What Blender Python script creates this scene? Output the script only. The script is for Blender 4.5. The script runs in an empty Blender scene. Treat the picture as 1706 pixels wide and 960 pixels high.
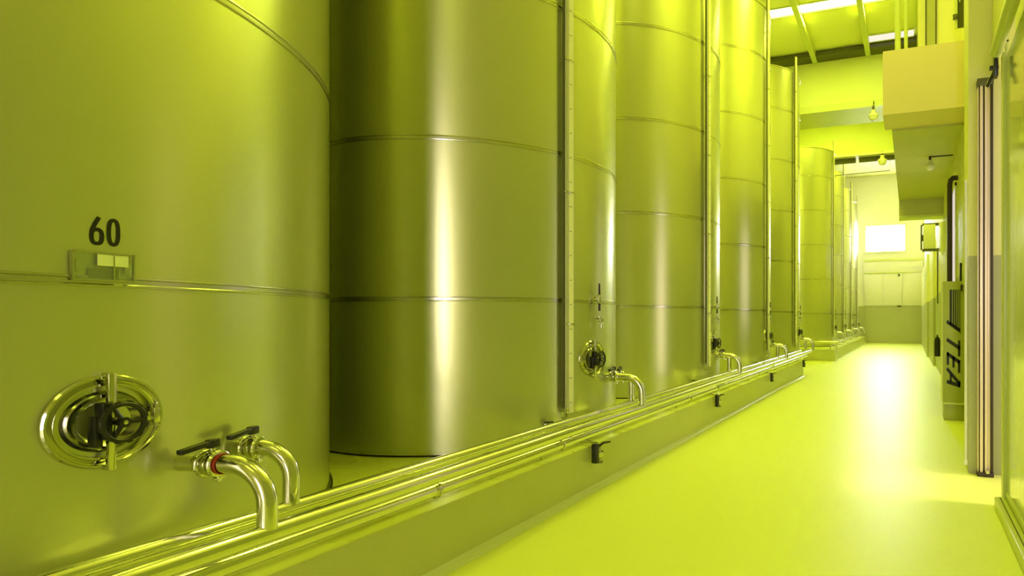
import bpy, bmesh, math, random
from math import sin, cos, pi, radians, atan2, sqrt, tan, atan
from mathutils import Vector, Matrix
random.seed(7)
S = bpy.context.scene
C = S.collection

# ------------------------------------------------------------------ camera
F, CX, XV, HY = 1016.367, 1152.763, 1517.241, 528.937
TH = atan((XV - CX) / F)
EYE = 1.75
cam_d = bpy.data.cameras.new('camera')
cam = bpy.data.objects.new('camera', cam_d); C.objects.link(cam)
cam.location = (0, 0, EYE); cam.rotation_euler = (pi / 2, 0, TH)
cam_d.sensor_width = 36; cam_d.lens = 36 * F / 1706
cam_d.shift_x = (853 - CX) / 1706; cam_d.shift_y = (HY - 480) / 1706
cam_d.clip_start = .02; cam_d.clip_end = 300
S.camera = cam
S.view_settings.view_transform = 'Standard'; S.view_settings.look = 'None'
S.view_settings.gamma = 1; S.view_settings.use_curve_mapping = False
S.view_settings.exposure = 0.0

# ------------------------------------------------------------------ world and lights
w = bpy.data.worlds.new('sky'); S.world = w; w.use_nodes = True
bgn = w.node_tree.nodes['Background']
bgn.inputs[0].default_value = (1.0, .90, .84, 1); bgn.inputs[1].default_value = 1.0

GREEN = (.93, 1.0, .09)
def area(name, loc, rot, sx, sy, power, col):
    d = bpy.data.lights.new(name, 'AREA'); d.shape = 'RECTANGLE'; d.size = sx; d.size_y = sy
    d.energy = power; d.color = col
    o = bpy.data.objects.new(name, d); C.objects.link(o); o.location = loc; o.rotation_euler = rot
    return o
# yellow-green fill lights added under the closed roof, one below the skylight strip
ROOF_Z = 11.38
for (x, y, sx, sy, p) in ((-1.2, -4.5, 3.4, 2.0, 70), (-1.2, 3.0, 3.0, 1.4, 40), (-1.5, 8.6, 3.0, 1.2, 340),
                          (-1.2, 14.0, 3.0, 1.2, 420), (-2.5, 19.6, 4.5, .8, 250),
                          (-3.2, 26.5, 3.2, 2.0, 400), (-1.2, 33.0, 3.0, 1.2, 190), (-1.2, 38.0, 3.0, 1.2, 150)):
    area('roof_fill', (x, y, ROOF_Z - .12), (0, 0, 0), sx, sy, p, GREEN)
# daylight through the openings
area('doorway_daylight', (2.9, 5.75, 2.0), (0, pi / 2, radians(-22)), 4.0, 1.5, 24, (1.0, .72, .58))
area('side_window_daylight', (.80, 13.75, 3.0), (0, pi / 2, 0), 2.6, 1.3, 6, (1.0, .80, .66))
area('rear_door_daylight', (.1, -7.6, 2.7), (pi / 2, 0, 0), .55, 4.9, 230, (1.0, .85, .74))
sd_ = bpy.data.lights.new('sun', 'SUN'); sd_.energy = 1.6; sd_.angle = radians(6); sd_.color = (1.0, .84, .74)
sun = bpy.data.objects.new('sun', sd_); C.objects.link(sun); sun.rotation_euler = (0, radians(21), 0)
area('far_window_daylight', (-1.7, 43.9, 7.1), (-pi / 2, 0, 0), 2.6, 1.9, 3400, (.93, .95, 1.0))

# ------------------------------------------------------------------ materials
def mat(name, col, rough=.5, metal=0., noise=0., nscale=4., spec=.5, bump=0., bscale=40., aniso=0., coat=0., stretch=None):
    m = bpy.data.materials.new(name); m.use_nodes = True
    nt = m.node_tree; b = nt.nodes['Principled BSDF']
    b.inputs['Base Color'].default_value = (*col, 1); b.inputs['Roughness'].default_value = rough
    b.inputs['Metallic'].default_value = metal; b.inputs['Specular IOR Level'].default_value = spec
    if coat: b.inputs['Coat Weight'].default_value = coat; b.inputs['Coat Roughness'].default_value = .08
    tc = None
    if noise or bump:
        tc = nt.nodes.new('ShaderNodeTexCoord'); mp = nt.nodes.new('ShaderNodeMapping')
        if stretch: mp.inputs['Scale'].default_value = stretch
        nt.links.new(tc.outputs['Object'], mp.inputs[0])
    if noise:
        n = nt.nodes.new('ShaderNodeTexNoise'); n.inputs['Scale'].default_value = nscale; n.inputs['Detail'].default_value = 4
        nt.links.new(mp.outputs[0], n.inputs['Vector'])
        mx = nt.nodes.new('ShaderNodeMix'); mx.data_type = 'RGBA'
        mx.inputs[6].default_value = (*[c * (1 - noise) for c in col], 1)
        mx.inputs[7].default_value = (*[min(1, c * (1 + noise)) for c in col], 1)
        nt.links.new(n.outputs[0], mx.inputs[0]); nt.links.new(mx.outputs[2], b.inputs['Base Color'])
        mr = nt.nodes.new('ShaderNodeMapRange'); mr.inputs[3].default_value = rough * .8; mr.inputs[4].default_value = rough * 1.2
        nt.links.new(n.outputs[0], mr.inputs[0]); nt.links.new(mr.outputs[0], b.inputs['Roughness'])
    if bump:
        n2 = nt.nodes.new('ShaderNodeTexNoise'); n2.inputs['Scale'].default_value = bscale
        nt.links.new(mp.outputs[0], n2.inputs['Vector'])
        bp = nt.nodes.new('ShaderNodeBump'); bp.inputs['Strength'].default_value = bump; bp.inputs['Distance'].default_value = .01
        nt.links.new(n2.outputs[0], bp.inputs['Height']); nt.links.new(bp.outputs[0], b.inputs['Normal'])
    if aniso:
        b.inputs['Anisotropic'].default_value = aniso; b.inputs['Anisotropic Rotation'].default_value = .25
        tg = nt.nodes.new('ShaderNodeTangent'); tg.direction_type = 'RADIAL'; tg.axis = 'Z'
        nt.links.new(tg.outputs[0], b.inputs['Tangent'])
    return m
def emit(name, col, st):
    m = bpy.data.materials.new(name); m.use_nodes = True; nt = m.node_tree; nt.nodes.clear()
    e = nt.nodes.new('ShaderNodeEmission'); e.inputs[0].default_value = (*col, 1); e.inputs[1].default_value = st
    o = nt.nodes.new('ShaderNodeOutputMaterial'); nt.links.new(e.outputs[0], o.inputs[0]); return m

M = dict(
    tank=mat('brushed_tank_steel', (.62, .635, .40), .30, .78, aniso=.55),
    band=mat('weld_band_steel', (.62, .62, .55), .22, 1),
    pipe=mat('polished_pipe_steel', (.74, .74, .66), .16, 1, .03, 8.),
    chrome=mat('polished_steel', (.62, .62, .50), .12, 1),
    dish=mat('dark_polished_steel', (.34, .34, .26), .14, 1),
    black=mat('black_plastic', (.012, .012, .010), .35),
    rubber=mat('black_rubber', (.010, .010, .008), .6),
    red=mat('red_gasket', (.35, .03, .015), .4),
    scale=mat('pale_gauge_strip', (.90, .88, .60), .35, 0, .05, 10.),
    tube=mat('gauge_tube', (.55, .56, .35), .15, 0),
    floor=mat('yellow_green_resin_floor', (.80, .86, .19), .40, 0, 0, spec=.6),
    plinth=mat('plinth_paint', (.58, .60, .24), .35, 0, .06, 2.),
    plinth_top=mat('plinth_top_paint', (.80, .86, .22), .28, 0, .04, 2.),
    cove=mat('cove_paint', (.72, .78, .34), .3),
    wall=mat('pale_wall_paint', (.80, .79, .34), .55, 0, .03, 1.5),
    dado=mat('olive_dado_paint', (.44, .46, .24), .42, 0, .04, 2.),
    farw=mat('far_wall_window_lit', (.84, .82, .80), .55, 0, .03, 1.5),  # white light from the window is put into the far wall colour
    roof=mat('roof_sheet', (.86, .88, .38), .5, 0, .03, 1.),
    beam=mat('beam_paint', (.70, .76, .30), .5, 0, .03, 1.5),
    warm=mat('warm_box_paint', (.80, .68, .42), .5, 0, .03, 1.5),
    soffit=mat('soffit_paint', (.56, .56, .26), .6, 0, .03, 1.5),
    steelpaint=mat('painted_steel', (.62, .68, .24), .3),
    dark=mat('dark_brown_paint', (.035, .020, .014), .45),
    darkgreen=mat('dark_olive_paint', (.10, .10, .03), .5),
    pink=mat('pink_lit_guide_metal', (.80, .66, .58), .32, .3),  # guide metal with the doorway's pinkish light put into its colour
    door=mat('glossy_door_sheet', (.60, .64, .30), .13, 0, .03, 2., spec=.8, coat=.6, stretch=(1, 1, .1)),
    cabinet=mat('cabinet_paint', (.46, .48, .18), .4),
    cream=mat('cream_plastic', (.74, .74, .50), .4),
    label=mat('pale_label', (.84, .90, .48), .5),
    white=mat('white_paint', (.82, .82, .74), .45),
    ink=mat('black_lettering', (.008, .008, .006), .45),
    glow=emit('skylight_sheet', (.95, 1.0, .45), 5.),
    glow_soft=emit('skylight_sheet_dim', (1.0, .93, .75), 1.0),
    glow_warm=emit('side_window_pane', (1.0, .86, .74), .8),
    wglow=emit('daylit_window_pane', (1.0, 1.0, 1.0), 45.),
)
def glass():
    m = bpy.data.materials.new('clear_plastic'); m.use_nodes = True; b = m.node_tree.nodes['Principled BSDF']
    b.inputs['Base Color'].default_value = (.9, .95, .8, 1); b.inputs['Roughness'].default_value = .06
    b.inputs['Transmission Weight'].default_value = .9; b.inputs['IOR'].default_value = 1.3; return m
M['clear'] = glass()

# ------------------------------------------------------------------ mesh helpers
class MB:
    def __init__(s): s.v = []; s.f = []
    def add(s, vs, fs):
        o = len(s.v); s.v += [tuple(v) for v in vs]; s.f += [tuple(i + o for i in f) for f in fs]; return s
    def box(s, x0, x1, y0, y1, z0, z1, bev=0.):
        bm = bmesh.new(); bmesh.ops.create_cube(bm, size=1)
        for v in bm.verts:
            v.co = ((x0 + x1) / 2 + v.co.x * (x1 - x0), (y0 + y1) / 2 + v.co.y * (y1 - y0), (z0 + z1) / 2 + v.co.z * (z1 - z0))
        if bev: bmesh.ops.bevel(bm, geom=bm.edges[:], offset=bev, segments=2, affect='EDGES', profile=.5)
        s.add([v.co.copy() for v in bm.verts], [[v.index for v in f.verts] for f in bm.faces]) if not bev else s._bm(bm)
        bm.free(); return s
    def _bm(s, bm):
        bm.verts.index_update(); s.add([v.co.copy() for v in bm.verts], [[v.index for v in f.verts] for f in bm.faces])
    def obox(s, Mx, x0, x1, y0, y1, z0, z1, bev=0.):
        t = MB().box(x0, x1, y0, y1, z0, z1, bev); s.add([Mx @ Vector(v) for v in t.v], t.f); return s
    def lathe(s, prof, n=48, Mx=None, closed=False):
        vs = []; fs = []; m = len(prof)
        for i in range(n):
            a = 2 * pi * i / n
            for r, z in prof: vs.append(Vector((r * cos(a), r * sin(a), z)))
        for i in range(n):
            j = (i + 1) % n
            for k in range(m if closed else m - 1):
                l = (k + 1) % m
                fs.append((i * m + k, j * m + k, j * m + l, i * m + l))
        if Mx: vs = [Mx @ v for v in vs]
        return s.add(vs, fs)
    def tube(s, pts, r, n=14, cap=True, closed=False):
        P = [Vector(p) for p in pts]; N = len(P); vs = []; fs = []
        R = r if isinstance(r, (list, tuple)) else [r] * N
        t0 = (P[1] - P[0]).normalized(); up = Vector((0, 0, 1)) if abs(t0.z) < .9 else Vector((1, 0, 0))
        nrm = t0.cross(up).normalized()
        for i in range(N):
            if closed: t = (P[(i + 1) % N] - P[i - 1]).normalized()
            else: t = (P[min(i + 1, N - 1)] - P[max(i - 1, 0)]).normalized()
            nrm = (nrm - t * nrm.dot(t)).normalized(); b = t.cross(nrm)
            for k in range(n):
                a = 2 * pi * k / n; vs.append(P[i] + (nrm * cos(a) + b * sin(a)) * R[i])
        for i in range(N if closed else N - 1):
            j = (i + 1) % N
            for k in range(n):
                l = (k + 1) % n; fs.append((i * n + k, i * n + l, j * n + l, j * n + k))
        if cap and not closed:
            fs.append(tuple(range(n))[::-1]); fs.append(tuple((N - 1) * n + k for k in range(n)))
        return s.add(vs, fs)
    def mesh(s, name, smooth=True, ang=35):
        me = bpy.data.meshes.new(name); me.from_pydata(s.v, [], s.f); me.update()
        bm = bmesh.new(); bm.from_mesh(me); bmesh.ops.recalc_face_normals(bm, faces=bm.faces); 
        if smooth:
            for e in bm.edges:
                if len(e.link_faces) == 2 and e.calc_face_angle(0) > radians(ang): e.smooth = False
            for f in bm.faces: f.smooth = True
        bm.to_mesh(me); bm.free(); return me
def link(name, me, m=None, parent=None, loc=None, rot=None):
    if m is not None and not me.materials: me.materials.append(m)
    o = bpy.data.objects.new(name, me); C.objects.link(o)
    if parent: o.parent = parent
    if loc: o.location = loc
    if rot: o.rotation_euler = rot
    return o
def obj(name, mb, m, parent=None, loc=None, rot=None, smooth=True): return link(name, mb.mesh(name, smooth), m, parent, loc, rot)
def tag(o, label, cat, group=None):
    o['label'] = label; o['category'] = cat
    if group: o['group'] = group
    return o
def thing(name, label, cat, loc=(0, 0, 0), rz=0, group=None):
    o = bpy.data.objects.new(name, None); C.objects.link(o); o.location = loc; o.rotation_euler = (0, 0, rz)
    o.empty_display_size = .1
    return tag(o, label, cat, group)
def struct(name, mb, m, parent=None, smooth=False):
    o = obj(name, mb, m, parent, smooth=smooth)
    if not parent: o['kind'] = 'structure'
    return o
CACHE = {}
def cached(key, fn, smooth=True):
    if key not in CACHE: CACHE[key] = fn().mesh(key.split('#')[0], smooth)
    return CACHE[key]
def frame(R, phi, z, off=0.):
    """local frame on a tank shell: x outward, y along the shell (to the right), z up"""
    return Matrix.Translation((R * cos(phi), R * sin(phi), z)) @ Matrix.Rotation(phi, 4, 'Z') @ Matrix.Translation((off, 0, 0))
AXX = Matrix.Rotation(pi / 2, 4, 'Y')      # turns a lathe about z into one about x

# ------------------------------------------------------------------ structure
PX = -3.02; PH = .459
fl = struct('floor', MB().box(-9.4, 4.5, -8.2, 43.6, -.12, 0), M['floor'])
def plinth(name, outline, h):
    n = len(outline); vs = [(x, y, 0) for x, y in outline] + [(x, y, h) for x, y in outline]
    fs = [tuple(range(n))[::-1]] + [(i, (i + 1) % n, n + (i + 1) % n, n + i) for i in range(n)]
    body = MB().add(vs, fs); o = struct(name, body, M['plinth'])
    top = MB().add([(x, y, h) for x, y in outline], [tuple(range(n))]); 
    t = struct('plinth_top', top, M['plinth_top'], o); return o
out1 = [(PX, -6.5), (PX, 18.2), (-3.12, 18.9), (-3.3, 19.6), (-3.9, 20.5), (-4.6, 20.85), (-9.1, 20.85), (-9.1, -6.5)]
p1 = plinth('trim_1', out1, PH)
out2 = [(-2.87, 24.9), (-2.87, 43.3), (-9.1, 43.3), (-9.1, 24.9)]
p2 = plinth('trim_2', out2, PH)
# coved skirting along the foot of the plinths
def cove(name, y0, y1, x, par):
    m = MB(); pr = [(0, .055), (.012, .03), (.03, .012), (.055, .001)]
    vs = [(x + a, y, b) for y in (y0, y1) for a, b in pr]; 
    m.add(vs, [(k, k + 1, 5 + k, 4 + k) for k in range(3)]); return struct(name, m, M['cove'], par)
cove('cove_strip', -6.5, 18.2, PX, p1); cove('cove_strip', 24.9, 43.3, -2.87, p2)

DZ = 2.52   # height of the darker lower paint
def two_tone(name, x0, x1, y0, y1, z1, upper=None, z0=0, dz=None):
    dz = DZ if dz is None else dz
    o = struct(name, MB().box(x0, x1, y0, y1, dz, z1), upper or M['wall'])
    struct('dado', MB().box(x0 + 1e-4, x1 - 1e-4, y0 + 1e-4, y1 - 1e-4, z0, dz), M['dado'], o); return o
two_tone('wall_left', -9.5, -9.2, -8.2, 43.6, ROOF_Z)
# far wall with a window opening
WX0, WX1, WZ0, WZ1, WY = -2.95, -.30, 6.18, 8.02, 43.25
fw = struct('wall_far', MB().box(-9.2, WX0, WY, WY + .3, DZ, ROOF_Z).box(WX1, 4.4, WY, WY + .3, DZ, ROOF_Z)
            .box(WX0, WX1, WY, WY + .3, DZ, WZ0).box(WX0, WX1, WY, WY + .3, WZ1, ROOF_Z), M['farw'])
struct('dado', MB().box(-9.2, 4.4, WY, WY + .3, 0, DZ), M['dado'], fw)
wn = struct('window_1', MB().box(WX0, WX1, WY - .02, WY + .06, WZ0, WZ0 + .07).box(WX0, WX1, WY - .02, WY + .06, WZ1 - .07, WZ1)
            .box(WX0, WX0 + .07, WY - .02, WY + .06, WZ0, WZ1).box(WX1 - .07, WX1, WY - .02, WY + .06, WZ0, WZ1)
            .box((WX0 + WX1) / 2 - .03, (WX0 + WX1) / 2 + .03, WY - .01, WY + .06, WZ0, WZ1), M['white'])
for a, b in ((WX0 + .07, (WX0 + WX1) / 2 - .03), ((WX0 + WX1) / 2 + .03, WX1 - .07)):
    struct('pane', MB().box(a, b, WY + .02, WY + .035, WZ0 + .07, WZ1 - .07), M['wglow'], wn)
struct('window_sill', MB().box(WX0 - .1, WX1 + .1, WY - .09, WY, WZ0 - .06, WZ0), M['white'], wn)

# wall behind the camera with a tall open doorway
struct('wall_back', MB().box(-9.2, -.9, -8.3, -8.0, 0, ROOF_Z).box(1.0, 4.4, -8.3, -8.0, 0, ROOF_Z).box(-.9, 1.0, -8.3, -8.0, 6.1, ROOF_Z), M['wall'])
# right side: wall above the sliding door, wall behind it up to the doorway, pier, wall beyond
RX = .85
struct('wall_right', MB().box(RX, RX + .25, -8.0, 5.9, 0, 4.42).box(RX, RX + .25, -8.0, 7.5, 4.42, ROOF_Z), M['wall'])
two_tone('trim_3', .61, 2.6, 7.5, 8.05, ROOF_Z, dz=2.44)              # pier beside the doorway
# door reveal corridor outside the doorway (porch floor and far cheek)
two_tone('wall_right_beyond', RX, RX + .25, 8.05, 28.9, 4.9)
struct('wall_upper_right', MB().box(RX, RX + .25, 8.05, 43.3, 4.9, ROOF_Z), M['wall'])
two_tone('trim_4', .76, RX, 23.6, 28.9, 4.55, dz=2.44)
t5 = two_tone('trim_5', .68, RX + .25, 28.9, 43.25, 4.55, dz=2.44)
# roof with skylight openings
sky = [(-6.0, .8, 18.75, 19.4)]
roof = struct('ceiling', MB().box(-9.4, 1.1, -8.2, 18.75, ROOF_Z, ROOF_Z + .15).box(-9.4, 4.4, 19.4, 43.5, ROOF_Z, ROOF_Z + .15)
              .box(-9.4, -6, 18.75, 19.4, ROOF_Z, ROOF_Z + .15).box(.8, 4.4, 18.75, 19.4, ROOF_Z, ROOF_Z + .15), M['roof'])
sk = struct('window_2', MB().box(-6, .8, 18.75, 18.79, ROOF_Z - .03, ROOF_Z).box(-6, .8, 19.35, 19.4, ROOF_Z - .03, ROOF_Z), M['steelpaint'])
xs = [-6, -5.15, -3.34, -1.46, .26, .8]
for a, b in zip(xs[:-1], xs[1:]):
    struct('pane', MB().box(a + .03, b - .03, 18.79, 19.35, ROOF_Z + .02, ROOF_Z + .05), M['glow'], sk)
s3 = struct('window_3', MB().box(-1.36, .10, 21.55, 21.6, ROOF_Z - .05, ROOF_Z).box(-1.36, .10, 22.1, 22.15, ROOF_Z - .05, ROOF_Z), M['steelpaint'])
struct('pane', MB().box(-1.36, .10, 21.6, 22.1, ROOF_Z - .03, ROOF_Z - .01), M['glow_soft'], s3)
s4 = struct('window_4', MB().box(.82, RX, 13.0, 13.06, 1.6, 4.4).box(.82, RX, 14.44, 14.5, 1.6, 4.4).box(.82, RX, 13.0, 14.5, 1.6, 1.66).box(.82, RX, 13.0, 14.5, 4.34, 4.4), M['white'])
for a, b in ((13.06, 13.74), (13.76, 14.44)): struct('pane', MB().box(.835, .848, a, b, 1.66, 4.34), M['glow_warm'], s4)
# purlins running along the hall
for i, x in enumerate((-7.2, -5.2, -3.40, -1.52, .2)):
    pu = obj('roof_purlin', MB().box(x, x + .17, 11.5, 22.7, ROOF_Z - .26, ROOF_Z), M['steelpaint'], smooth=False)
    pu['kind'] = 'structure'
# headers across the hall
hb = struct('trim_6', MB().box(-9.2, RX, 22.8, 24.6, 9.30, ROOF_Z), M['beam'])
struct('ledge', MB().box(-9.2, RX, 22.72, 22.8, 9.30, 9.55), M['steelpaint'], hb)
struct('gutter', MB().box(-9.2, RX, 22.2, 22.8, 11.17, 11.31), M['darkgreen'], hb)
h2 = struct('trim_7', MB().box(-9.2, RX, 30.5, 31.0, 9.5, ROOF_Z), M['beam'])
for x0, x1 in ((-6.0, -3.9), (-3.75, -2.5), (-2.35, -.5)):
    struct('vent_slot', MB().box(x0, x1, 30.42, 30.5, 9.22, 9.46), M['darkgreen'], h2)
struct('ledge', MB().box(-9.2, RX, 30.02, 31.0, 9.46, 9.55), M['cream'], h2)

# ------------------------------------------------------------------ mezzanine box over the right of the corridor
bx = struct('trim_8', MB().box(-.43, RX, 10.45, 11.3, 5.06, 6.10), M['warm'])
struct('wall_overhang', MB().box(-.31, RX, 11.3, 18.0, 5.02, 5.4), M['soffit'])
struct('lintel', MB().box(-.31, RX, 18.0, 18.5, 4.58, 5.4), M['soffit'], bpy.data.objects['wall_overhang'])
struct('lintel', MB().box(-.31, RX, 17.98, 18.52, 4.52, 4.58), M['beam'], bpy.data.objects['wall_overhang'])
struct('wall_overhang_upper', MB().box(.12, RX + .2, 11.3, 11.45, 5.4, ROOF_Z), M['wall'])
up = struct('door_2', MB().box(.24, .255, 11.26, 11.3, 6.1, 9.).box(.40, .415, 11.26, 11.3, 6.1, 9.).box(.24, .415, 11.26, 11.3, 6.1, 6.33), M['dark'])
struct('door_panel', MB().box(.255, .40, 11.28, 11.3, 6.13, 9.), M['cabinet'], up)

# ------------------------------------------------------------------ tanks
ZB = PH
def courses(z1, top):
    zs = [ZB + .03]; z = z1
    while z < top - .3: zs.append(z); z += 1.5
    zs.append(top); return zs
def tank_body(root, R, z1, top, n):
    zs = courses(z1, top); key = f'{R}'
    for k in range(len(zs) - 1):
        h = zs[k + 1] - zs[k]
        me = cached(f'shell_course#{key}_{h:.3f}', lambda: MB().lathe([(R, 0), (R, h * .5), (R, h)], n))
        link('shell_course', me, M['tank'], root, (0, 0, zs[k]))
    band = lambda: MB().lathe([(R - .002, -.026), (R + .007, -.023), (R + .008, -.015), (R + .001, -.010), (R + .001, .010), (R + .008, .015), (R + .007, .023), (R - .002, .026)], n)
    me = cached(f'weld_band#{key}', band)
    for z in zs[1:-1]: link('weld_band', me, M['band'], root, (0, 0, z))
    me = cached(f'base_ring#{key}', lambda: MB().lathe([(R - .01, .030), (R + .012, .034), (R + .012, .016), (R - .3, .014)], n))
    link('base_ring', me, M['band'], root, (0, 0, ZB))
    me = cached(f'base_gasket#{key}', lambda: MB().lathe([(R - .3, .018), (R + .004, .018), (R + .022, .012), (R + .024, .001), (R - .3, .001)], n))
    link('base_gasket', me, M['rubber'], root, (0, 0, ZB))
    me = cached(f'tank_lid#{key}', lambda: MB().lathe([(R, -.03), (R + .02, -.02), (R + .02, .0), (R, .01), (R * .5, .14), (.25, .2), (.25, .32), (0.001, .33)], n))
    link('tank_lid', me, M['tank'], root, (0, 0, top))

def ellipse_ring(a, b, prof, n=56):
    """prof: (inset, x) pairs; ellipse in the y-z plane"""
    vs = []; fs = []; m = len(prof)
    for i in range(n):
        t = 2 * pi * i / n
        for q, x in prof:
            vs.append((x, (a - q) * cos(t), (b - q) * sin(t)))
    for i in range(n):
        j = (i + 1) % n
        for k in range(m - 1): fs.append((i * m + k, j * m + k, j * m + k + 1, i * m + k + 1))
    return MB().add(vs, fs)
def place(o, Mx): o.matrix_local = Mx; return o
def manhole(root, R, phi, z, sc=1.):
    Mx = frame(R, phi, z) @ Matrix.Scale(sc, 4)
    a, b = .222, .200
    sag = R - sqrt(R * R - a * a)
    fr = link('manhole', cached('manhole#f', lambda: ellipse_ring(a, b, [(0, -.04), (0, .012), (.006, .020), (.014, .020), (.020, .010), (.030, .004), (.038, .014), (.046, .014), (.052, -.004)])), M['chrome'], root)
    place(fr, Mx)
    dish = link('manhole_lid', cached('manhole_lid#', lambda: ellipse_ring(a, b, [(.050, -.004), (.062, -.012), (.075, .010), (.082, .018), (.095, .018), (.110, .004), (.14, -.012), (.199, -.016)])), M['dish'], fr)
    bar = link('crossbar', cached('crossbar#', lambda: MB().box(.030, .052, -.015, .015, -.205, .205, .004).box(.0, .05, -.013, .013, .188, .208, .003).box(.0, .05, -.013, .013, -.208, -.188, .003)), M['chrome'], fr)
    def wheel():
        m = MB(); W = Matrix.Translation((.115, 0, 0))
        pts = [(.115, .078 * cos(2 * pi * i / 36), .078 * sin(2 * pi * i / 36)) for i in range(36)]
        m.tube(pts, .0105, 10, closed=True)
        for k in range(12):
            t = 2 * pi * (k + .5) / 12; m.obox(Matrix.Translation((.115, .086 * cos(t), .086 * sin(t))) @ Matrix.Rotation(t, 4, 'X'), -.007, .007, -.004, .006, -.010, .010, .002)
        for k in range(3):
            t = 2 * pi * k / 3; m.tube([(.112, 0, 0), (.115, .075 * cos(t), .075 * sin(t))], [.011, .008], 8)
        m.lathe([(0.001, -.018), (.020, -.018), (.022, .012), (.001, .014)], 20, W @ AXX)
        return m
    link('handwheel', cached('handwheel#', wheel), M['black'], fr)
    link('spindle', cached('spindle#', lambda: MB().lathe([(.0165, -.01), (.0165, .10), (.010, .128), (.001, .130)], 16, AXX)), M['chrome'], fr)
    link('clamp_block', cached('clamp_block#', lambda: MB().box(.028, .085, -.055, -.020, -.07, .085, .006).box(.02, .07, -.075, -.045, -.10, .03, .006)), M['black'], fr)
    link('hinge', cached('hinge#', lambda: MB().box(.01, .045, .165, .19, -.035, .035, .004).tube([(.035, .178, -.05), (.035, .178, .05)], .008, 10).box(.01, .03, .145, .17, -.02, .02, .003)), M['chrome'], fr)
    return fr
def sample_tap(root, R, phi, z):
    fr = link('sample_tap', cached('sample_tap#', lambda: MB().lathe([(.028, 0), (.028, .012), (.013, .014), (.013, .060), (.020, .062), (.020, .082), (.001, .084)], 20, AXX)
              .tube([(.055, 0, .0), (.066, .002, -.02), (.068, .004, -.055), (.068, .004, -.082)], [.012, .014, .017, .020], 14)), M['chrome'], root)
    place(fr, frame(R, phi, z))
    link('tap_knob', cached('tap_knob#', lambda: MB().lathe([(.001, .050), (.010, .050), (.012, .035), (.030, .033), (.031, .022), (.012, .018), (.010, 0), (.001, 0)], 18, Matrix.Translation((.045, 0, .008)))), M['chrome'], fr)
    link('hex_nut', cached('hex_nut#', lambda: MB().lathe([(.001, 0), (.024, 0), (.024, .016), (.001, .016)], 6, Matrix.Translation((.016, 0, 0)) @ AXX), False), M['chrome'], fr)
    return fr
def thermometer(root, R, phi, z):
    fr = link('thermometer', cached('thermometer#', lambda: MB().lathe([(.03, 0), (.03, .02), (.016, .022), (.016, .06)], 20, AXX).box(.045, .075, -.028, .028, -.05, .05, .008)), M['chrome'], root)
    place(fr, frame(R, phi, z))
    link('probe_head', cached('probe_head#', lambda: MB().tube([(.06, 0, .05), (.06, 0, .17)], [.012, .009], 12)), M['black'], fr)
    link('probe_tail', cached('probe_tail#', lambda: MB().tube([(.06, 0, -.05), (.06, 0, -.13)], .013, 12)), M['black'], fr)
def valve(root, R, phi, z, X_pipe, Zp, cx, cy, rt=.042, red=False, side=-1, ofs=0.):
    """butterfly valve on a stub, then a bend going down into the manifold pipe (parts of the tank)"""
    L = (X_pipe - (cx + R * cos(phi))) / cos(phi) - ofs
    Mx = frame(R, phi, z, ofs)
    if ofs: place(obj('outlet_stub', MB().tube([(-ofs - .01, 0, 0), (0, 0, 0)], rt, 20), M['pipe'], root), Mx)
    vb = MB().lathe([(rt * .95, -.01), (rt * .95, .03), (rt * 1.35, .032), (rt * 1.45, .040), (rt * 1.35, .050), (rt * 1.12, .054), (rt * 1.12, .062), (rt * 1.3, .066),
                     (rt * 1.38, .078), (rt * 1.3, .09), (rt * 1.12, .094), (rt * 1.12, .10), (rt * 1.4, .104), (rt * 1.46, .114), (rt * 1.36, .124), (rt * .98, .126), (rt * .98, .14)], 28, AXX)
    vo = obj('butterfly_valve', vb, M['chrome'], root); place(vo, Mx)
    obj('clamp_ring', MB().tube([(.045, rt * 1.3 * cos(t), rt * 1.3 * sin(t)) for t in [2 * pi * i / 24 for i in range(24)]], .010, 8, closed=True)
        .box(.035, .055, rt * 1.25, rt * 1.9, -.012, .012, .003).tube([(.045, rt * 1.6, -.03), (.045, rt * 1.6, .03)], .007, 8), M['pipe'], vo)
    obj('clamp_ring', MB().tube([(.114, rt * 1.3 * cos(t), rt * 1.3 * sin(t)) for t in [2 * pi * i / 24 for i in range(24)]], .010, 8, closed=True)
        .box(.104, .124, -.012, .012, -rt * 1.95, -rt * 1.25, .003).tube([(.114, -.03, -rt * 1.65), (.114, .03, -rt * 1.65)], .007, 8), M['pipe'], vo)
    obj('valve_stem', MB().tube([(.078, 0, rt), (.078, 0, rt + .045)], .013, 12).box(.064, .092, -.035, .012, rt + .012, rt + .022, .003)
        .tube([(.078, -.02, rt + .018), (.075, -.11, rt - .012)], [.007, .005], 8), M['chrome'], vo)
    h = MB(); zt = rt + .048
    h.box(.058, .098, -.026, .026, zt - .016, zt + .026, .007)
    h.obox(Matrix.Translation((.078, -.015, zt + .008)) @ Matrix.Rotation(radians(-6 * side), 4, 'X'), -.017, .017, -.15, .0, -.010, .014, .006)
    obj('valve_handle', h, M['black'], vo)
    if red: obj('gasket', MB().lathe([(rt * 1.06, .126), (rt * 1.16, .128), (rt * 1.16, .136), (rt * 1.06, .138)], 24, AXX), M['red'], vo)
    # bend
    rb = .19
    x0 = .13; xe = L; drop = z - Zp - .02
    rb = max(.05, min(rb, xe - x0))
    pts = [(x0, 0, 0)] + ([(xe - rb, 0, 0)] if xe - rb > x0 + .005 else [])
    for i in range(1, 10):
        t = pi / 2 * i / 9; pts.append((xe - rb + rb * sin(t), 0, -rb + rb * cos(t)))
    pts.append((xe, 0, -drop))
    bo = obj('outlet_bend', MB().tube(pts, rt, 20, cap=False), M['pipe'], root); place(bo, Mx)
    return vo
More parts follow.
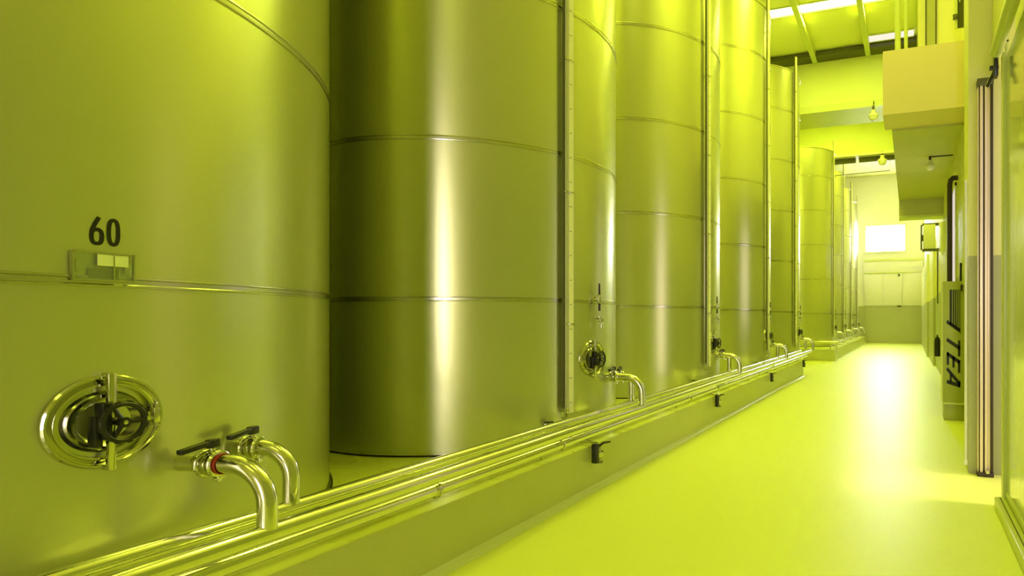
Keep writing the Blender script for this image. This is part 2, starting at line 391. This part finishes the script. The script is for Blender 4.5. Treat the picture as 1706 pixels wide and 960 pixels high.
def level_gauge(root, R, phi, z0, z1):
    Mx = Matrix.Rotation(phi, 4, 'Z')
    g = obj('level_gauge', MB().box(R + .060, R + .075, .004, .062, z0, z1).box(R + .050, R + .066, -.004, .070, z0 - .01, z0 + .03, .003), M['scale'], root, rot=(0, 0, phi), smooth=False)
    obj('gauge_tube', MB().tube([(R + .06, -.020, z0 + .05), (R + .06, -.020, z1)], .016, 12), M['tube'], g)
    obj('gauge_shade_channel', MB().box(R + .030, R + .034, -.046, -.004, z0 + .05, z1).box(R + .034, R + .060, -.048, -.044, z0 + .05, z1), M['darkgreen'], g, smooth=False)  # channel coloured dark to stand in for the shadow gap beside the tube
    obj('gauge_foot', MB().tube([(R - .01, -.02, z0 - .06), (R + .06, -.02, z0 - .06), (R + .06, -.02, z0 + .06)], .014, 10).tube([(R + .06, -.02, z0 + .0), (R + .06, -.02, z0 + .05)], .024, 12), M['chrome'], g)
    z = z0 + .9
    while z < z1:
        obj('bracket', MB().box(R - .005, R + .08, -.012, .012, z - .012, z + .012, .003).box(R + .055, R + .082, -.045, .075, z - .008, z + .008, .002), M['chrome'], g); z += 1.35
    t = MB(); z = z0 + .1
    while z < z1 - .1:
        t.box(R + .0745, R + .0765, .008, .04 if int(round((z - z0) * 10)) % 5 else .058, z - .002, z + .002); z += .25
    tk = obj('tick_marks', t, M['ink'], g, smooth=False); tk['kind'] = 'stuff'
def drain(root, R, phi, cx, cy, dy, z):
    """bottom drain valve hanging over the plinth edge"""
    # local coordinates are the tank's
    x0 = PX - cx + .02; y = dy; zz = ZB - .02
    d = obj('drain_valve', MB().tube([(x0 - .45, y, ZB + .035), (x0 - .04, y, ZB + .035), (x0 + .03, y, ZB + .02), (x0 + .06, y, ZB - .05), (x0 + .06, y, ZB - .13)], .020, 12)
            .tube([(x0 + .06, y, ZB - .06), (x0 + .06, y, ZB - .10)], .038, 16), M['chrome'], root)
    obj('valve_body', MB().box(x0 + .015, x0 + .075, y - .085, y - .03, ZB - .16, ZB + .03, .006).tube([(x0 + .06, y - .03, ZB - .075), (x0 + .06, y + .05, ZB - .075)], .022, 12), M['black'], d)
    obj('outlet_cap', MB().lathe([(.001, 0), (.034, 0), (.038, .008), (.034, .02), (.024, .022), (.024, .05)], 18, Matrix.Translation((x0 + .06, y, ZB - .17))), M['dish'], d)
    obj('valve_handle', MB().tube([(x0 + .06, y - .01, ZB + .0), (x0 + .075, y + .05, ZB + .022), (x0 + .09, y + .17, ZB + .012)], [.014, .012, .009], 10), M['black'], d)
def side_outlet(root, R, phi, z):
    o = obj('side_outlet', MB().lathe([(.03, 0), (.03, .01), (.018, .012), (.018, .07), (.026, .072), (.026, .09), (.001, .092)], 18, AXX), M['chrome'], root); place(o, frame(R, phi, z))
    obj('valve_handle', MB().box(.05, .085, -.015, .045, .012, .035, .005).box(.06, .085, .03, .05, -.03, .03, .005), M['black'], o)

TANKS = [(-6.054, 1.368, 2.8)] + [(-4.952, 1.722 + 4.297 * (n + (1.15 if n > 4 else 0)), 1.7) for n in range(1, 9)]
labels = ['largest stainless steel tank at the left, nearest, marked 60 above an oval manhole',
          'second steel tank from the left, with a thermometer above its manhole',
          'third steel tank from the left, pinkish glow down its middle',
          'fourth steel tank from the left, second to last on the near plinth',
          'fifth steel tank, last on the near plinth, beside the passage',
          'bright yellow steel tank, first on the far plinth beyond the passage',
          'sixth of the slim tanks behind, second on the far plinth, seen as a narrow strip',
          'third tank on the far plinth, a thin bright strip',
          'last tank on the far plinth, closest to the far wall window',
          'last tank on the far plinth, closest to the far wall window']
labels[6] = 'second tank on the far plinth, seen as a narrow strip behind the bright yellow one'
gphi = {1: -19.5, 2: -14.6, 3: -8.5, 4: -17, 5: -12}
ddy = {1: -.57, 2: -.81, 3: -.98, 4: -.9}
TOP = 9.17
roots = []
for i, (x, y, R) in enumerate(TANKS):
    r = thing('storage_tank', labels[i], 'tank', (x, y, 0), 0, 'stainless steel tanks in a row along the corridor'); roots.append(r)
    if i == 0:
        tank_body(r, R, 1.904, TOP, 192)
        manhole(r, R, radians(5.1), 1.304)
        tp = sample_tap(r, R, radians(5.2), 1.715); tp.matrix_local = tp.matrix_local @ Matrix.Scale(1.3, 4)
        valve(r, R, radians(11.8), 1.05, -2.86, .73, x, y, .043, red=True, ofs=.09)
        valve(r, R, radians(18.65), 1.05, -3.13, .73, x, y, .041)
    else:
        tank_body(r, R, 1.922, TOP, 128)
        lod = i <= 5
        manhole(r, R, radians(-5), 1.30)
        valve(r, R, radians({1: 7.9, 2: 4.4}.get(i, 6)), 1.07, -2.86, .73, x, y, .043)
        valve(r, R, radians({1: 17.5, 2: 13.6}.get(i, 15)), 1.05, -3.13, .73, x, y, .041)
        thermometer(r, R, radians(-3.2), 1.95); sample_tap(r, R, radians(-2.4), 1.72)
        level_gauge(r, R, radians(gphi.get(i, -12)), .78 if i == 1 else .92, 9.62)
        drain(r, R, 0, x, y, ddy.get(i, -.85), 0) if i < 5 else None
        side_outlet(r, R, radians(-27), .68)

# lettering and label holder on the nearest tank
T0 = roots[0]; R0 = 2.8
def ribbon(path, wd, closed=False, th=.0015):
    n = len(path); L = []; Rr = []
    for i in range(n):
        a = Vector(path[i - 1] if (i or closed) else path[i]); b = Vector(path[(i + 1) % n] if (i < n - 1 or closed) else path[i])
        t = (b - a).normalized(); nn = Vector((-t.y, t.x)); p = Vector(path[i])
        L.append(p + nn * wd / 2); Rr.append(p - nn * wd / 2)
    quads = []
    for i in range(n if closed else n - 1):
        j = (i + 1) % n; quads.append((L[i], L[j], Rr[j], Rr[i]))
    return quads
def quads_to(mb, quads, mapf, th):
    for q in quads:
        vs = [mapf(p.x, p.y, 0) for p in q] + [mapf(p.x, p.y, th) for p in q]
        mb.add(vs, [(0, 1, 2, 3), (4, 5, 6, 7), (0, 1, 5, 4), (1, 2, 6, 5), (2, 3, 7, 6), (3, 0, 4, 7)])
    return mb
def on_tank(phi0, z0):
    def f(u, v, t): 
        a = phi0 + u / R0; return ((R0 + .001 + t) * cos(a), (R0 + .001 + t) * sin(a), z0 + v)
    return f
def sup(cx, cy, a, b, n=32, p=2.6):
    out = []
    for i in range(n):
        t = 2 * pi * i / n; c_, s_ = cos(t), sin(t)
        out.append((cx + a * abs(c_) ** (2 / p) * (1 if c_ > 0 else -1), cy + b * abs(s_) ** (2 / p) * (1 if s_ > 0 else -1)))
    return out
mp = on_tank(radians(5.15), 2.119)
six = quads_to(MB(), ribbon(sup(-.030, -.024, .0185, .030), .0155, True) +
               ribbon([(-.0485, -.024), (-.0478, -.008), (-.044, .010), (-.037, .028), (-.029, .044), (-.022, .059)], .0155), mp, .001)
zero = quads_to(MB(), ribbon(sup(.031, 0, .0175, .053), .0155, True), mp, .001)
obj('numeral', six, M['ink'], T0, smooth=False); obj('numeral', zero, M['ink'], T0, smooth=False)
Mh = frame(R0, radians(4.95), 1.966) @ Matrix.Scale(1.1, 4)
lh = obj('label_holder', MB().box(.008, .012, -.098, .098, -.052, .052), M['clear'], T0, smooth=False); place(lh, Mh)
obj('holder_frame', MB().box(.006, .016, -.103, -.097, -.056, .056).box(.006, .016, .097, .103, -.056, .056).box(.006, .016, -.1, .1, -.056, -.050).box(.006, .016, -.1, .1, .050, .056)
    .box(.006, .015, .028, .033, -.05, .05).box(.0, .010, -.09, -.07, -.02, .02).box(.0, .010, .07, .09, -.02, .02), M['band'], lh, smooth=False)
obj('paper_label', MB().box(.013, .0145, -.024, .080, .004, .048), M['label'], lh, smooth=False)
obj('data_plate', MB().box(.004, .0075, -.05, .05, -.046, -.006).box(.0075, .008, -.03, .03, -.018, -.016).box(.0075, .008, -.03, .03, -.028, -.026).box(.0075, .008, -.03, .03, -.038, -.036), M['dish'], lh, smooth=False)

# ------------------------------------------------------------------ manifold pipes
def run(name, x, z, r, y0, y1, label, m='pipe', clamps=()):
    t = thing(name, label, 'pipe', (x, y0, 0), 0, 'steel pipes running along the plinth')
    obj('pipe_run', MB().tube([(0, 0, z), (0, (y1 - y0) * .5, z), (0, y1 - y0, z)], r, 24), M[m], t)
    for yc in clamps:
        yy = yc - y0
        obj('union_clamp', MB().lathe([(r, -.03), (r + .008, -.022), (r + .008, -.006), (r + .014, -.005), (r + .014, .005), (r + .008, .006), (r + .008, .022), (r, .03)], 24,
            Matrix.Translation((0, yy, z)) @ Matrix.Rotation(pi / 2, 4, 'X')), M['chrome'], t)
    return t
fp = run('transfer_pipe', -2.86, .73, .044, -2.0, 18.65, 'shiny front steel pipe along the near plinth, fed by the nearer bends', clamps=(13.2,))
rp = run('transfer_pipe', -3.13, .73, .040, -2.0, 18.4, 'shiny rear steel pipe along the near plinth, closest to the tanks', clamps=(13.4,))
lp = run('drain_pipe', -2.955, .612, .046, -2.0, 18.5, 'duller steel pipe just under the front pipe on the near plinth', clamps=(3.22, 9.4))
obj('end_bend', MB().tube([(0, 20.65, .73), (0, 20.7, .73), (-.05, 20.85, .73), (-.16, 20.9, .73)], .044, 18), M['pipe'], fp)
for yb in (-.5, 4.75, 8.1, 12.2, 16.6):
    s_ = thing('pipe_support', 'small steel bracket carrying the three pipes, ' + {-.5: 'out of sight left of the nearest bends', 4.75: 'under the second tank from the left', 8.1: 'between the second and third tanks', 12.2: 'between the third and fourth tanks', 16.6: 'between the fourth and fifth tanks'}[yb], 'bracket', (-3.0, yb, 0), 0, 'pipe brackets on the plinth')
    obj('upright', MB().box(-.16, -.13, -.015, .015, PH, .69, .003), M['pipe'], s_)
    obj('crossbar', MB().box(-.19, .16, -.012, .012, .668, .684, .002), M['pipe'], s_)
    obj('hook', MB().tube([(.045 + .052 * cos(t) , 0, .612 + .052 * sin(t)) for t in [radians(a) for a in range(-200, 21, 20)]] , .006, 6), M['pipe'], s_)
# far plinth
f2 = run('transfer_pipe', -2.78, .73, .044, 24.65, 43.0, 'front steel pipe along the far plinth, fed by bends near the far wall')
r2 = run('transfer_pipe', -3.05, .73, .040, 24.65, 43.0, 'rear steel pipe along the far plinth beside the far tanks')
cpp = thing('cross_pipe', 'short pale pipe across the near end of the far plinth', 'pipe', (-2.9, 24.55, 0))
obj('pipe_run', MB().tube([(.2, 0, .76), (-.3, 0, .76), (-1.7, 0, .76)], .05, 16), M['pipe'], cpp)
obj('pipe_post', MB().box(.1, .13, -.015, .015, 0, .72), M['pipe'], cpp); obj('pipe_post', MB().box(-1.5, -1.47, -.015, .015, 0, .72), M['pipe'], cpp)
obj('pipe_post', MB().box(-.015, .015, .28, .32, .0, .7), M['pipe'], f2)
obj('pipe_post', MB().box(-.02, .02, .4, .44, PH, .7), M['pipe'], r2)

# ------------------------------------------------------------------ sliding door, rail, doorway guide
sd = thing('sliding_door', 'tall glossy sliding door filling the right edge of the picture', 'door', (.84, 6.3, 0))
DH = 4.12
yy = 0; k = 0
while yy > -7.0:
    obj('door_panel', MB().box(-.02, .005, yy - 1.13, yy - .12 if k == 0 else yy, .17, DH), M['door'], sd, smooth=False); yy -= 1.135; k += 1
obj('door_stile', MB().box(-.05, .005, -.12, .0, .05, DH + .05, .008), M['steelpaint'], sd)
obj('bottom_rail', MB().box(-.03, .005, -7.5, .0, .06, .17, .006), M['steelpaint'], sd)
tr = thing('floor_guide', 'low pale guide curb on the floor below the glossy sliding door', 'curb', (.74, 6.2, 0))
obj('curb', MB().box(-.02, .07, -8., .0, 0, .11, .014), M['steelpaint'], tr)
obj('groove', MB().box(.02, .030, -8., -.02, .109, .112), M['darkgreen'], tr, smooth=False)
rl = thing('door_rail', 'round rail tube above the glossy sliding door at the top right', 'rail', (.755, 6.35, 0))
obj('rail_tube', MB().tube([(0, 0, 4.24), (0, -12, 4.24)], .055, 20), M['steelpaint'], rl)
for q in (.05, 1.6, 3.2, 4.8):
    obj('rail_bracket', MB().box(-.012, .10, -q - .03, -q + .03, 4.29, 4.31, .002).box(.07, .095, -q - .03, -q + .03, 4.2, 4.42, .002), M['steelpaint'], rl)
hg = obj('door_hanger', MB().box(-.02, .02, .0, .10, 4.02, 4.30, .005).tube([(0, .05, 4.1), (-.06, .16, 3.98)], .018, 8).box(-.05, .03, .06, .09, 4.1, 4.14, .004), M['black'], rl)
gd = thing('guide_post', 'tall bundle of dark and pink-lit metal strips on the pier beside the doorway', 'post', (.73, 7.42, 0))
xo = [(-.035, .012, 'pink'), (-.012, .03, 'pink'), (.022, .012, 'dark'), (.036, .024, 'pink'), (.064, .030, 'pink'), (.094, .026, 'dark')]
for q, (x0, wd, mm) in enumerate(xo):
    obj('guide_strip', MB().box(x0, x0 + wd, -.01 - .02 * (q % 2), .08, .045, 4.30, .002), M[mm], gd)
obj('guide_head', MB().box(-.04, .125, -.04, .08, 4.30, 4.38, .004), M['darkgreen'], gd)
obj('guide_foot', MB().box(-.04, .125, -.05, .08, 0, .045, .004), M['dark'], gd)
obj('guide_roller', MB().lathe([(.001, 0), (.022, 0), (.022, .03), (.001, .03)], 14, Matrix.Translation((.06, -.06, .045))), M['chrome'], gd)
gb = obj('lit_jamb_edge', MB().tube([(.585, 7.52, .12), (.585, 7.52, 3.3)], .016, 12).box(.567, .603, 7.5, 7.54, .09, .15), M['white'])  # white tube added to stand in for the brightly lit jamb edge
tag(gb, 'thin white strip for the lit edge up the left corner of the yellow pier', 'lit edge')

# ------------------------------------------------------------------ cabinet with lettering
cb = thing('tall_cabinet', 'tall olive cabinet with black vertical lettering and stripes beside the pier', 'cabinet', (.52, 11.2, 0))
CH = 2.36
obj('cabinet_body', MB().box(0, .33, 0, .55, .30, CH, .006), M['cabinet'], cb)
obj('cabinet_plinth', MB().box(.012, .33, .02, .53, 0, .28, .004), M['cabinet'], cb)
obj('cabinet_trim', MB().box(.004, .33, -.004, .54, .275, .305, .002), M['cream'], cb)
obj('cabinet_edge', MB().box(-.014, .0, .0, .5, .3, CH, .003), M['cream'], cb)
def face(u0, v0, su, sv):
    # reading direction runs down; letter tops point right
    def f(u, v, t): return (u0 + v * sv, -.001 - t, v0 - u * su)
    return f
def seg(a, b, wd): return ribbon([a, b], wd)
K = .42   # slant
def sl(p): return (p[0] + K * p[1], p[1])
def letter(mb, strokes, x, sc):
    q = []
    for a, b, wd in strokes:
        a2 = sl(a); b2 = sl(b); q += seg((x + a2[0] * sc, a2[1] * sc), (x + b2[0] * sc, b2[1] * sc), wd * sc)
    return q
q = {}
Wd = .17
I_ = [((0.0, 0), (0.0, 1), Wd)]
T_ = [((.32, 0), (.32, 1), Wd), ((-.02, .92), (.70, .92), Wd)]
E_ = [((.08, 0), (.08, 1), Wd), ((.0, .92), (.58, .92), Wd), ((.0, .5), (.52, .5), Wd), ((.0, .08), (.58, .08), Wd)]
A_ = [((.0, 0), (.30, 1), Wd), ((.60, 0), (.36, 1), Wd), ((.12, .3), (.52, .3), Wd * .9), ((.18, .93), (.46, .93), Wd)]
sc = .20; top_v = 1.68
mf = face(.055, top_v, 1.85, 1.05)
for st, x in ((I_, .0), (T_, .10), (E_, .275), (A_, .43)):
    m_ = quads_to(MB(), letter(None, st, x, sc), mf, .003); obj('cabinet_letter', m_, M['ink'], cb, smooth=False)
for k_, (xa, wd) in enumerate(((.10, .035), (.15, .022), (.185, .018), (.215, .012), (.24, .010), (.262, .008))):
    obj('cabinet_stripe', MB().box(xa, xa + wd, -.004, -.001, 1.62 - .03 * k_, 2.22), M['ink'], cb, smooth=False)
obj('cabinet_lock', MB().box(.27, .30, -.02, 0, 2.2, 2.3, .003), M['black'], cb)

# dark pipe, small items on the right wall
dp = obj('dark_downpipe', MB().tube([(.84, 12.6, 4.40), (.76, 12.6, 4.40), (.715, 12.6, 4.36), (.70, 12.6, 4.28), (.70, 12.6, .0)], .048, 14), M['dark'])
tag(dp, 'dark brown downpipe with a bent top above the lettered cabinet', 'pipe')
pv = thing('wall_valve', 'small black lever handle on the right wall above the lettered cabinet', 'handle', (.80, 11.0, 2.35))
obj('lever', MB().tube([(-.02, 0, 0), (-.02, 0, .30)], .018, 10).tube([(.05, 0, .05), (-.02, 0, .05)], .012, 8).tube([(.05, 0, .26), (-.02, 0, .26)], .012, 8), M['black'], pv)
obj('back_plate', MB().box(.0, .05, -.04, .04, -.05, .36, .004), M['steelpaint'], pv)
bb = thing('extinguisher', 'dark rounded bottle hung low on the wall left of the lettered cabinet', 'extinguisher', (.66, 17.3, .72))
obj('bottle', MB().lathe([(.001, 0), (.06, 0), (.075, .02), (.075, .42), (.05, .50), (.02, .52), (.02, .57), (.001, .57)], 20), M['black'], bb)
obj('wall_hook', MB().box(.05, .19, -.02, .02, .36, .42, .003), M['steelpaint'], bb)
ac = thing('air_conditioner', 'cream wall-mounted unit high on the right near the far window', 'air conditioner', (.40, 21.2, 3.92))
obj('casing', MB().box(-.02, .34, -.35, .2, .02, .80, .02), M['cream'], ac)
obj('side_grille', MB().box(-.10, -.06, -.3, .15, .02, .80, .01).box(-.06, -.02, -.1, .0, .3, .5), M['darkgreen'], ac)
obj('bracket', MB().box(-.05, .44, -.3, .1, -.03, .02), M['darkgreen'], ac, smooth=False)
obj('bracket', MB().box(-.05, .44, -.3, .1, .80, .84), M['darkgreen'], ac, smooth=False)
wc = obj('wall_cable', MB().tube([(.82, 21.3, 4.0), (.82, 21.3, 3.0), (.82, 21.3, 2.2)], .02, 8), M['darkgreen']); tag(wc, 'thin dark cable dropping from the cream wall unit', 'cable')

# vertical pipes above the warm box
for (x, y, r, z0, lab) in ((-.205, 10.9, .048, 6.10, 'thick vertical pipe rising from the warm box, leftmost of the uprights'),
                           (-.075, 10.9, .030, 6.10, 'thinner vertical pipe rising from the warm box, right of the thick one')):
    t = thing('riser_pipe', lab, 'pipe', (x, y, z0), 0, 'riser pipes above the box')
    obj('pipe_run', MB().tube([(0, 0, 0), (0, 0, ROOF_Z - z0)], r, 14), M['steelpaint'], t)
    obj('collar', MB().lathe([(r, 0), (r + .02, 0), (r + .02, .05), (r, .06)], 14), M['steelpaint'], t)
cc = thing('cable_channel', 'dark vertical cable channel with pale edges above the box at upper right', 'channel', (.70, 10.5, 6.35))
obj('channel_back', MB().box(0, .09, .05, .07, 0, ROOF_Z - 6.35), M['darkgreen'], cc, smooth=False)
obj('channel_edge', MB().box(-.04, -.005, .0, .05, -.02, ROOF_Z - 6.35), M['steelpaint'], cc, smooth=False)
obj('channel_edge', MB().box(.09, .115, .0, .05, -.02, ROOF_Z - 6.35), M['steelpaint'], cc, smooth=False)
obj('channel_clamp', MB().box(-.07, -.0, -.02, .03, .12, .20, .004), M['darkgreen'], cc)
obj('channel_cable', MB().tube([(.03, .03, .4), (.03, .03, ROOF_Z - 6.35)], .010, 8), M['white'], cc)

# small lamps
def lamp(loc, label, arm, sc=1.):
    t = thing('bulkhead_lamp', label, 'lamp', loc, 0, 'small lamps on brackets')
    obj('housing', MB().lathe([(.001, .16 * sc), (.05 * sc, .16 * sc), (.06 * sc, .08 * sc), (.12 * sc, .05 * sc), (.13 * sc, 0), (.11 * sc, 0)], 20), M['cream'], t)
    obj('bulb_glass', MB().lathe([(.11 * sc, .0), (.10 * sc, -.05 * sc), (.06 * sc, -.09 * sc), (.001, -.105 * sc)], 20), M['white'], t)
    obj('mount', MB().box(-.03 * sc, .03 * sc, -.03 * sc, .03 * sc, .15 * sc, .26 * sc, .004), M['black'], t)
    if arm: obj('bracket_arm', MB().tube(arm, .018, 8), M['darkgreen'], t)
lamp((-1.234, 22.3, 8.80), 'round lamp hanging under the yellow header beam', [(0, 0, .3), (.0, .2, .6), (0, .45, .6)], 1.4)
lamp((-1.258, 30.1, 9.10), 'pale box lamp under the second header beam farther down the hall', [(0, 0, .3), (.35, 0, .1), (.35, 0, -.45), (-2.2, 0, -.5), (-2.2, .3, -.5)], 1.8)
lamp((.37, 13.3, 5.02 - .26 * .8), 'small lamp under the olive overhang with a cable to the right', [(0, 0, .2), (.2, 0, .2), (.43, 0, .2)], .8)

# far wall fittings
fr_ = thing('far_gate', 'pale panelled gate with rails filling the far wall below the window', 'gate', (-3.0, 43.2, 0))
for k_ in range(3):
    obj('gate_panel', MB().box(.0 + k_ * 1.25, 1.23 + k_ * 1.25, -.03, 0, 2.55, 4.72, .004), M['farw'], fr_)
obj('gate_rail', MB().box(0, 3.75, -.08, 0, 5.55, 5.68, .004), M['steelpaint'], fr_)
obj('gate_rail', MB().box(0, 3.75, -.07, 0, 4.72, 4.80, .004), M['steelpaint'], fr_)
obj('gate_panel', MB().box(0, 3.75, -.025, 0, 4.80, 5.55, .004), M['farw'], fr_)
obj('latch', MB().box(2.2, 2.32, -.15, 0, 4.5, 4.66, .004), M['darkgreen'], fr_)
obj('latch', MB().box(2.15, 2.4, -.12, 0, 2.45, 2.55, .004), M['darkgreen'], fr_)
